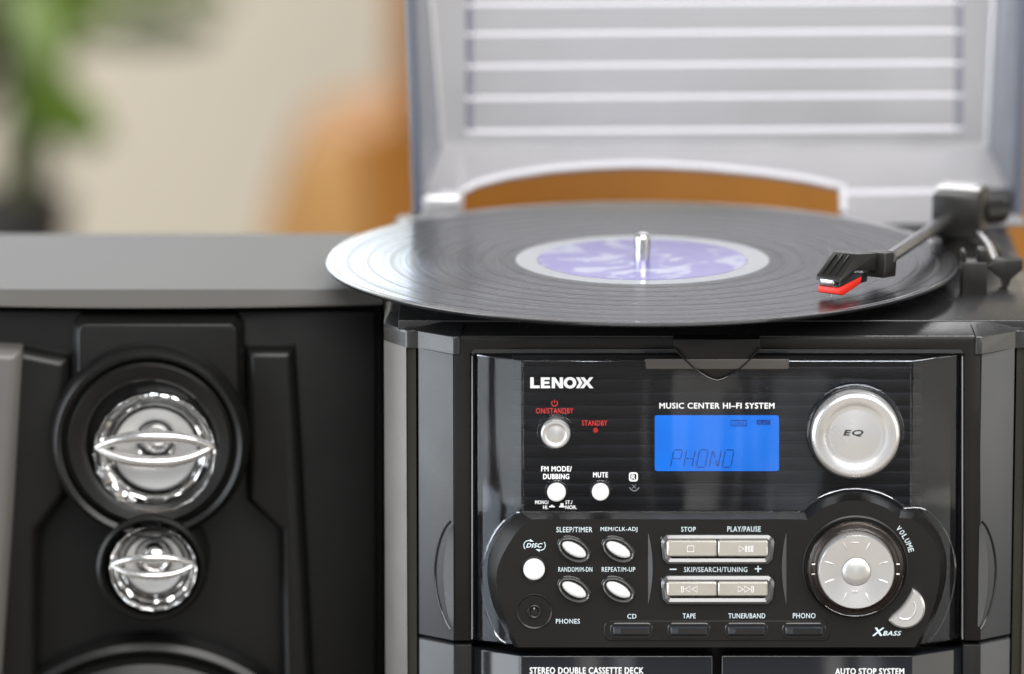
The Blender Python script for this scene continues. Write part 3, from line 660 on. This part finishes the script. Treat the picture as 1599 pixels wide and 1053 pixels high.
link('stylus', tube([Sty + Vector((0, 0, .0001)), Sty + Vector((.0002, .0006, .0030))], [.0002, .0006], 8), STEEL, ta)
# arm rest with clip and lift lever
ar = PZ(1520, 457, ZD+.0007)
s2 = sc(ar.y)
rest = link('arm_rest', bevelled(join([box(ar.x-20*s2, ar.x+20*s2, ar.y-.006, ar.y+.006, ZD+.0004, ZD+.0165)]), .0009), ARMB, hifi)
link('rest_prong', box(ar.x-20*s2, ar.x-13*s2, ar.y-.0055, ar.y+.0055, ZD+.0160, ZD+.0215, .0007), ARMB, rest)
link('rest_prong', box(ar.x+5*s2, ar.x+20*s2, ar.y-.0055, ar.y+.0055, ZD+.0160, ZD+.0225, .0009), ARMB, rest)
lv = PZ(1570, 448, ZD+.0007)
lever = link('lift_lever', bevelled(loops([[(lv.x+dx*s2, y, ZD+.0007+dz*s2) for dx, dz in ((-30, 32), (-8, 14), (-6, 2), (4, 2), (8, 14), (26, 30), (26, 46), (-14, 46), (-26, 36))] for y in (lv.y-.004, lv.y+.004)]), .0006), ARMB, hifi)
link('lever_arm', tube([(lv.x-.004, lv.y, ZD+.012), (lv.x-.006, lv.y+.025, ZD+.016), (lv.x-.010, lv.y+.045, ZD+.018)], .0016, 10), STEEL, lever)

# ------------------------------------------------------------------ lid
YLD = .288; YRM = .252
def lidx(L, y):                         # side line through two measured heights
    return lambda py: L[0][0] + (L[1][0]-L[0][0])*(py-L[0][1])/(L[1][1]-L[0][1])
bl = lidx(((672, 0), (690, 228)), 0); br = lidx(((1553, 0), (1541, 228)), 0)
rl = lidx(((641, 0), (652, 330)), 0); rr = lidx(((1597, 0), (1590, 330)), 0)
PT = -560
bps = [228, 0, PT]
V = []; F = []
for py in bps: V += [P(bl(py), py, YLD), P(br(py), py, YLD)]
F += [(0, 1, 3, 2), (2, 3, 5, 4)]
def solid(me, t):
    bm = bmesh.new(); bm.from_mesh(me); bmesh.ops.recalc_face_normals(bm, faces=bm.faces[:]); bmesh.ops.solidify(bm, geom=bm.faces[:], thickness=t)
    bm.to_mesh(me); bm.free(); return me
LSIDE = mat('lid_side_plastic', (.27, .28, .31), .2, metal=.3)
LRIM = mat('lid_rim_plastic', (.09, .10, .13), .2)
lid = link('lid', solid(mesh(V, F), .002), LIDM, hifi)
for bfun, rfun, nm in ((bl, rl, 1), (br, rr, -1)):
    V = [P(bfun(228), 228, YLD), P(bfun(PT), PT, YLD), P(rfun(PT), PT-4, YRM), P(rfun(330), 330, YRM)]
    side = link('lid_side', solid(mesh(V, [(0, 1, 2, 3)]), .002), LSIDE, lid)
    link('lid_rim', tube([P(rfun(332), 332, YRM), P(rfun(PT), PT, YRM)], .0028, 12), LRIM, lid)
    link('lid_corner', tube([P(bfun(228), 228, YLD-.001), P(bfun(PT), PT, YLD-.001)], .0016, 10), LIDM, lid)
V = [P(bl(PT), PT, YLD), P(br(PT), PT, YLD), P(rr(PT), PT-4, YRM), P(rl(PT), PT-4, YRM)]
link('lid_front_wall', solid(mesh(V, [(0, 1, 2, 3)]), .002), LIDM, lid)
# rear wall with the arched cut-out
def archy(x):
    if x < 718: return 336
    if x > 1316: return 350
    pts = [(718, 306), (740, 292), (790, 279), (860, 268), (930, 263), (985, 261), (1040, 262), (1110, 266), (1190, 274), (1260, 284), (1316, 296)]
    for (x0, y0), (x1, y1) in zip(pts, pts[1:]):
        if x0 <= x <= x1: return y0+(y1-y0)*(x-x0)/(x1-x0)
    return 333
def rw(px, py):                         # the wall slopes forward from the bend to the hinge
    t = (py-228)/(333-228); return P(px, py, YLD + (YRM-YLD)*t)
V = []; F = []; xs = [640, 672, 690, 705, 717.9] + [718.1+ (1315.9-718.1)*k/48 for k in range(49)] + [1316.1, 1380, 1460, 1541, 1602]
for x in xs:
    xt = min(max(x, 690), 1541); V += [rw(xt, 228), rw(x, archy(x))]
for k in range(len(xs)-1): F.append((2*k, 2*k+1, 2*k+3, 2*k+2))
link('rear_wall', solid(mesh(V, F), .002), LIDM, lid)
LIDW = mat('lid_edge_plastic', (.60, .595, .63), .2)
ap = [(x, archy(x)) for x in [718.1+(1315.9-718.1)*k/48 for k in range(49)]]
link('arch_rim', tube([rw(718, 332)] + [rw(x, y-4) for x, y in ap] + [rw(1317, 332)], .0019, 12), LIDW, lid)
link('bend', tube([P(690, 228, YLD-.001), P(1541, 228, YLD-.001)], .0013, 10), LIDM, lid)
link('wall_ridge', tube([rw(1320, 302), rw(1470, 300)], .0016, 10), LIDW, lid)
for y in (6, 52, 102, 152, 204, -46, -96, -146, -196):
    a, b = P(733, y+2.5, YLD-.0009), P(1497, y-3, YLD-.0009)
    link('rib', tube([a, a.lerp(b, .5), b], .0018, 16), LIDW, lid)
    link('rib_end', tube([a+Vector((-.0005, -.0002, .004)), a+Vector((0, -.0006, 0)), a+Vector((-.0002, 0, -.003))], [.0010, .0028, .0010], 12), LIDW, lid)
    link('rib_end', tube([b+Vector((.0005, -.0002, .004)), b+Vector((0, -.0006, 0)), b+Vector((.0002, 0, -.003))], [.0010, .0028, .0010], 12), LIDW, lid)
ry = [6, 52, 102, 152, 204][::-1] + [-46, -96, -146, -196]
for y1_, y0_ in zip(ry, ry[1:]):                # slats between the ribs, dished to shape a gradient of shade
    V = []; F = []
    for k in range(9):
        t = k/8; dep = YLD - .0003 - .0011*t*t
        V += [P(735, y0_+2.5+(y1_-y0_)*t, dep), P(1496, y0_-3+(y1_-y0_)*t, dep)]
    for k in range(8): F.append((2*k, 2*k+1, 2*k+3, 2*k+2))
    link('slat', mesh(V, F), LIDM, lid)
DARKL = mat('lid_frame_plastic', (.20, .20, .24), .25)
for px in (734, 1497): link('panel_frame', tube([P(px, 207, YLD-.002), P(px, PT+330, YLD-.002)], .0018, 10), DARKL, lid)
for x0, x1 in ((657, 722), (1480, 1580)):
    a = P(x0, 332, YRM+.004); b = P(x1, 300, YRM+.004)
    link('hinge', box(a.x, b.x, YRM-.002, YRM+.018, ZD, b.z, .003, 3), LIDM if x0 < 1000 else ARMB, hifi)

# ------------------------------------------------------------------ speaker
YS = .085
q = sc(YS)
cx = P(238, 700, YS).x; hw = 361*q
spk = thing('loudspeaker', (cx, YS+.07, 0), 'black loudspeaker with two chrome cones, standing beside the music centre', 'speaker')
ZS = P(238, 452, YS+.006).z
link('cabinet', box(cx-hw, cx+hw, YS+.022, YS+.142, .004, ZS-.004, .002), SPK, spk)
# top board with a bowed front lip
n = 25; top = []; low = []
for k in range(n):
    t = -1+2*k/(n-1); top.append((cx+hw*t, YS+.006)); low.append((cx+hw*t, YS+.005-.009*(1-t*t)))
bk = [(cx+hw, YS+.146), (cx-hw, YS+.146)]
zl = P(238, 478, YS-.004).z
link('top_board', loops([[(x, y, zl-.001) for x, y in low+bk], [(x, y, zl) for x, y in low+bk], [(x, y, ZS) for x, y in top+bk]]), SPKTOP, spk, ang=15)
link('foot', box(cx-hw+.01, cx+hw-.01, YS+.03, YS+.13, 0, .0045), SPK, spk)
# baffle: deep backing, wings and the centre plate
link('baffle', bevelled(prism([(-110, 486), (586, 486), (586, 1600), (-110, 1600)], YS+.024, YS+.014), .001), SPK, spk)
wingl = [(-112, 545), (40, 545), (108, 560), (108, 740), (108, 775), (62, 830), (56, 1080), (40, 1600), (-112, 1600)]
link('baffle_wing', bevelled(prism(wingl, YS+.02, YS, .004, .004), .0015, 2), SPK, spk)
wingr = [(383, 545), (460, 545), (470, 700), (490, 1080), (492, 1600), (455, 1600), (440, 1080), (436, 832), (385, 785)]
link('baffle_wing', bevelled(prism(wingr, YS+.02, YS, .003, .004), .0015, 2), SPK, spk)
link('side_cheek', bevelled(prism([(-112, 540), (34, 548), (20, 800), (2, 1053), (-20, 1600), (-112, 1600)], YS+.01, YS-.008, .004, .004), .0015), mat('lit_cheek', (.10, .096, .09), .4), spk)  # lit edge of the speaker plastic, painted as a paler colour
pl = [(112, 512), (124, 496), (366, 496), (380, 512), (384, 700), (330, 800), (160, 800), (108, 700)]
link('center_plate', bevelled(prism(pl, YS+.02, YS-.003, .0035, .006), .0006), SPK, spk)
def driver(cx_, cy_, prof, name, m, n=96, fl=None):
    w = P(cx_, cy_, YS); return link(name, lathe(w.x, w.z, [(r*q, YS+y) for r, y in prof], n), m, spk)
tw = driver(236, 683, [(155, .015), (155, -.010), (151, -.0145), (144, -.0165), (137, -.0150), (134, -.0095), (132, -.0095), (129, -.0140), (124, -.0155), (112, -.0145), (101, -.0135), (98, -.0125), (97, .004)], 'tweeter', SPK)
w = P(244, 697, YS)
YS0 = YS
def chrome_cone(w, r, parent, dY, dome):
    # faceted mirror bowl, stepped towards a flat floor
    YS = YS0+dY
    link('reflector', lathe(w.x, w.z, [(r*q, YS-.0085), (r*.985*q, YS-.0095), (r*.95*q, YS-.0085), (r*.90*q, YS-.0040), (r*.80*q, YS-.0005), (r*.72*q, YS+.0012), (r*.66*q, YS+.0016), (r*.45*q, YS+.0016), (r*.30*q, YS+.0018), (r*.27*q, YS+.0006), (r*.24*q, YS+.0016), (r*.02*q, YS+.0020)], 20, cy0=False), CHROME, parent, smooth=False)
    for ra in (.70, dome+.05): link('seam', loops([[(w.x+(ra*r+dr)*q*math.cos(R(5*k)), YS+dy, w.z+(ra*r+dr)*q*math.sin(R(5*k))+(r*.17*q if ra < .5 else 0)) for k in range(72)] for dr, dy in ((-.02*r, -.0001), (-.02*r, -.0008), (.02*r, -.0008), (.02*r, -.0001))], False, False), GLOSSB, parent)
    link('diaphragm', lathe(w.x, w.z, [(r*.66*q, YS+.0012), (r*.655*q, YS+.0001), (r*.45*q, YS+.0012), (r*.31*q, YS+.0015)], 64, cy0=False, cy1=False), SATIN, parent)
    link('dome', lathe(w.x+.0006, w.z+r*.18*q, [(r*dome*q, YS+.001), (r*dome*.96*q, YS-.003), (r*dome*.8*q, YS-.006), (r*dome*.5*q, YS-.0078), (r*.02*q, YS-.0086)], 40), CHROME, parent)
    arcs = []
    for s_ in (1, -1):                   # two bowed bars joined at the ends span the bowl like an eye
        pts = [(w.x+t*r*.92*q, YS-.0100-.0045*(1-t*t), w.z+.10*r*q+s_*r*.21*q*(1-abs(t)**2.6)) for t in [-1+k/10 for k in range(21)]]
        arcs.append(tube(pts, [r/97*(.0017+.0014*(1-t*t)) for t in [-1+k/10 for k in range(21)]], 12))
    for s_ in (1, -1): arcs.append(obox(Matrix.Translation((w.x+s_*r*.84*q, YS-.0095, w.z+.10*r*q)), r*.16*q, .004, r*.16*q, .0008))
    link('bridge', join(arcs), BRT, parent)
chrome_cone(w, 97, tw, -.0055, .24)
for k in range(7):                       # facets pressed into the lower rim
    a = R(-153+21*k); f_ = Vector((w.x+math.cos(a)*83*q, YS-.0095, w.z+math.sin(a)*83*q))
    link('facet', obox(Matrix.Translation(f_) @ Matrix.Rotation(-a+R(90), 4, 'Y') @ Matrix.Rotation(R(-30 if k % 2 else -48), 4, 'X'), 27*q, .0012, 24*q, .0004), CHROME, tw)
st = driver(239, 875, [(88, .010), (88, -.012), (85, -.0175), (80, -.0190), (74, -.0165), (70.5, -.0095), (70, .003)], 'super_tweeter', SPK)
w2 = P(241, 880, YS-.008); w2.y = YS
chrome_cone(w2, 69, st, -.0095, .36)
wo = driver(236, 1290, [(306, .014), (306, .004), (300, -.001), (290, -.003), (282, -.001), (278, .002), (268, -.004), (252, -.006), (238, -.002), (230, .004), (120, .018), (100, .019)], 'woofer', SPK, 128)
w3 = P(236, 1290, YS); link('cone', lathe(w3.x, w3.z, [(262*q, YS-.0032), (250*q, YS-.0068), (238*q, YS-.0030), (228*q, YS+.003), (80*q, YS+.011), (70*q, YS+.006), (40*q, YS+.001), (2*q, YS)], 96), CONE, wo)

# ------------------------------------------------------------------ background furniture and plant
WOOD = wood('orange_wood', (.31, .118, .007), (.41, .16, .011), .5)
WOOD2 = wood('honey_wood', (.42, .215, .06), (.52, .27, .08), .5)
YW = 2.6
ZF = -.74
a = P(612, 300, YW)
cab = thing('wooden_cabinet', (a.x+.45, YW+.2, ZF), 'orange wooden cabinet standing behind the open lid', 'cabinet')
link('side', box(a.x, a.x+.022, YW, YW+.38, ZF, .40, .002), WOOD, cab)
link('side', box(a.x+.90, a.x+.922, YW, YW+.38, ZF, .40, .002), WOOD, cab)
link('top', box(a.x, a.x+.922, YW, YW+.38, .401, .42, .002), WOOD, cab)
for k in range(2): link('door', box(a.x+.0235+.4385*k, a.x+.0235+.4365+.4385*k, YW-.002, YW+.018, ZF+.004, .397, .003), WOOD, cab)
for k in (-1, 1): link('knob', lathe(a.x+.461+k*.04, .28, [(.006, YW-.001), (.006, YW-.012), (.013, YW-.018), (.011, YW-.026), (.002, YW-.028)], 20), WOOD, cab)
YW2 = 2.3
o = [(408, 378), (436, 300), (462, 250), (492, 226), (530, 216), (580, 206), (630, 200), (650, 378)]
zz = [P(x, y, YW2) for x, y in smooth(o, 4)]
b0 = Vector((zz[0].x, YW2, ZF)); b1 = Vector((zz[-1].x, YW2, ZF))
st_ = thing('wooden_box', ((b0.x+b1.x)/2, YW2+.06, ZF), 'low honey coloured wooden piece with rounded shoulders in front of the orange cabinet', 'furniture')
lp = [b0 + Vector((-.012, 0, 0))] + zz + [b1]
o2 = [P(x, y, YW2) for x, y in smooth(o[:5] + [(556, 232), (568, 290), (574, 378)], 4)]
lp2 = [b0 + Vector((-.012, 0, 0))] + o2 + [Vector((o2[-1].x, YW2, ZF))]
link('front', bevelled(loops([[(v.x, y, v.z) for v in lp2] for y in (YW2, YW2+.02)]), .003), WOOD2, st_)
link('body', loops([[(v.x*.97+.03*st_.location.x, y, ZF+(v.z-ZF)*.992) for v in lp] for y in (YW2+.02, YW2+.25)]), WOOD, st_)

YPL = 2.2
q = sc(YPL)
pc = P(8, 330, YPL); plant = thing('potted_plant', (pc.x, YPL, ZF), 'leafy green house plant in a black pot before the beige wall', 'plant')
zp = P(8, 305, YPL).z
link('pot', zlathe(Vector((pc.x, YPL, 0)), [(.034, ZF), (.036, ZF+.002), (100*q, zp-.012), (106*q, zp-.010), (106*q, zp), (98*q, zp), (96*q, zp-.012), (.002, zp-.012)], 48), mat('black_pot', (.012, .012, .013), .45), plant)
link('soil', zlathe(Vector((pc.x, YPL, 0)), [(95*q, zp-.02), (95*q, zp-.010), (.002, zp-.008)], 32), mat('soil', (.03, .02, .013), .9, bump=.5, bscale=200), plant)
STEM = mat('stem_bark', (.075, .07, .035), .7)
st0 = Vector((pc.x+.010, YPL, zp-.012))
stem = [st0, P(38, 230, YPL), P(30, 120, YPL), P(20, 0, YPL), P(10, -140, YPL)]
link('stem', tube(stem, [.016, .014, .010, .008, .004], 10), STEM, plant)
LEAF = [mat('leaf_%s' % n_, c, .42, cvar=.25, cscale=25) for n_, c in (('bright', (.10, .17, .009)), ('mid', (.062, .115, .007)), ('dark', (.08, .10, .045)))]
def leaf(px0, py0, px1, py1, wpx, mi, dy=0, droop=.01):
    a = P(px0, py0, YPL+dy*.3); b = P(px1, py1, YPL+dy); d = b-a; side = d.cross(Vector((0, 1, 0))).normalized(); side = (side*.8+Vector((0, .6, 0))).normalized()
    V = []; F = []; n = 8
    for k in range(n+1):
        t = k/n; wd_ = wpx*q*.5*math.sin(math.pi*min(1, t*.93+.05))**.8; p = a+d*t+Vector((0, 0, -droop*t*t))
        V += [p-side*wd_+Vector((0, 0, .2*wd_)), p, p+side*wd_+Vector((0, 0, .2*wd_))]
    for k in range(n): F += [(3*k, 3*k+1, 3*k+4, 3*k+3), (3*k+1, 3*k+2, 3*k+5, 3*k+4)]
    link('leaf', solid(mesh(V, F), .0008), LEAF[mi], plant)
    link('petiole', tube([a.lerp(Vector((stem[2].x, YPL, a.z-.02)), .9), a], .0015, 6), STEM, plant)
for L in ((40, 200, 175, 195, 62, 1, -.03), (45, 190, 150, 210, 48, 0, .05), (60, 20, 70, 175, 74, 0, -.04), (30, 40, 60, 180, 60, 1, .06), (45, -60, 95, 60, 88, 0, 0), (30, 60, 60, 215, 55, 1, -.08),
          (150, 60, 340, 25, 50, 2, .10), (160, 55, 320, 50, 40, 2, .16), (30, -40, -60, 60, 70, 2, -.05), (20, 20, -50, 130, 60, 2, .05), (40, -20, 30, 90, 60, 2, -.06), (75, -40, 85, 120, 90, 0, .03), (20, -30, 90, 100, 80, 0, -.1), (-30, -30, 45, 150, 70, 1, .1), (70, 90, 130, 225, 60, 0, .04), (60, 150, 165, 175, 60, 0, -.05), (60, -50, 250, -5, 75, 0, .06), (120, -70, 370, -12, 70, 1, .1), (50, -20, 175, 45, 70, 0, .02), (150, 70, 335, 40, 55, 2, .05), (40, 150, 70, 300, 50, 2, .03), (30, 160, 15, 290, 50, 2, -.03), (60, -120, 190, -30, 60, 0, .02), (20, -130, 60, -20, 80, 1, -.03), (30, 120, -70, 190, 46, 2, .02)):
    leaf(*L)
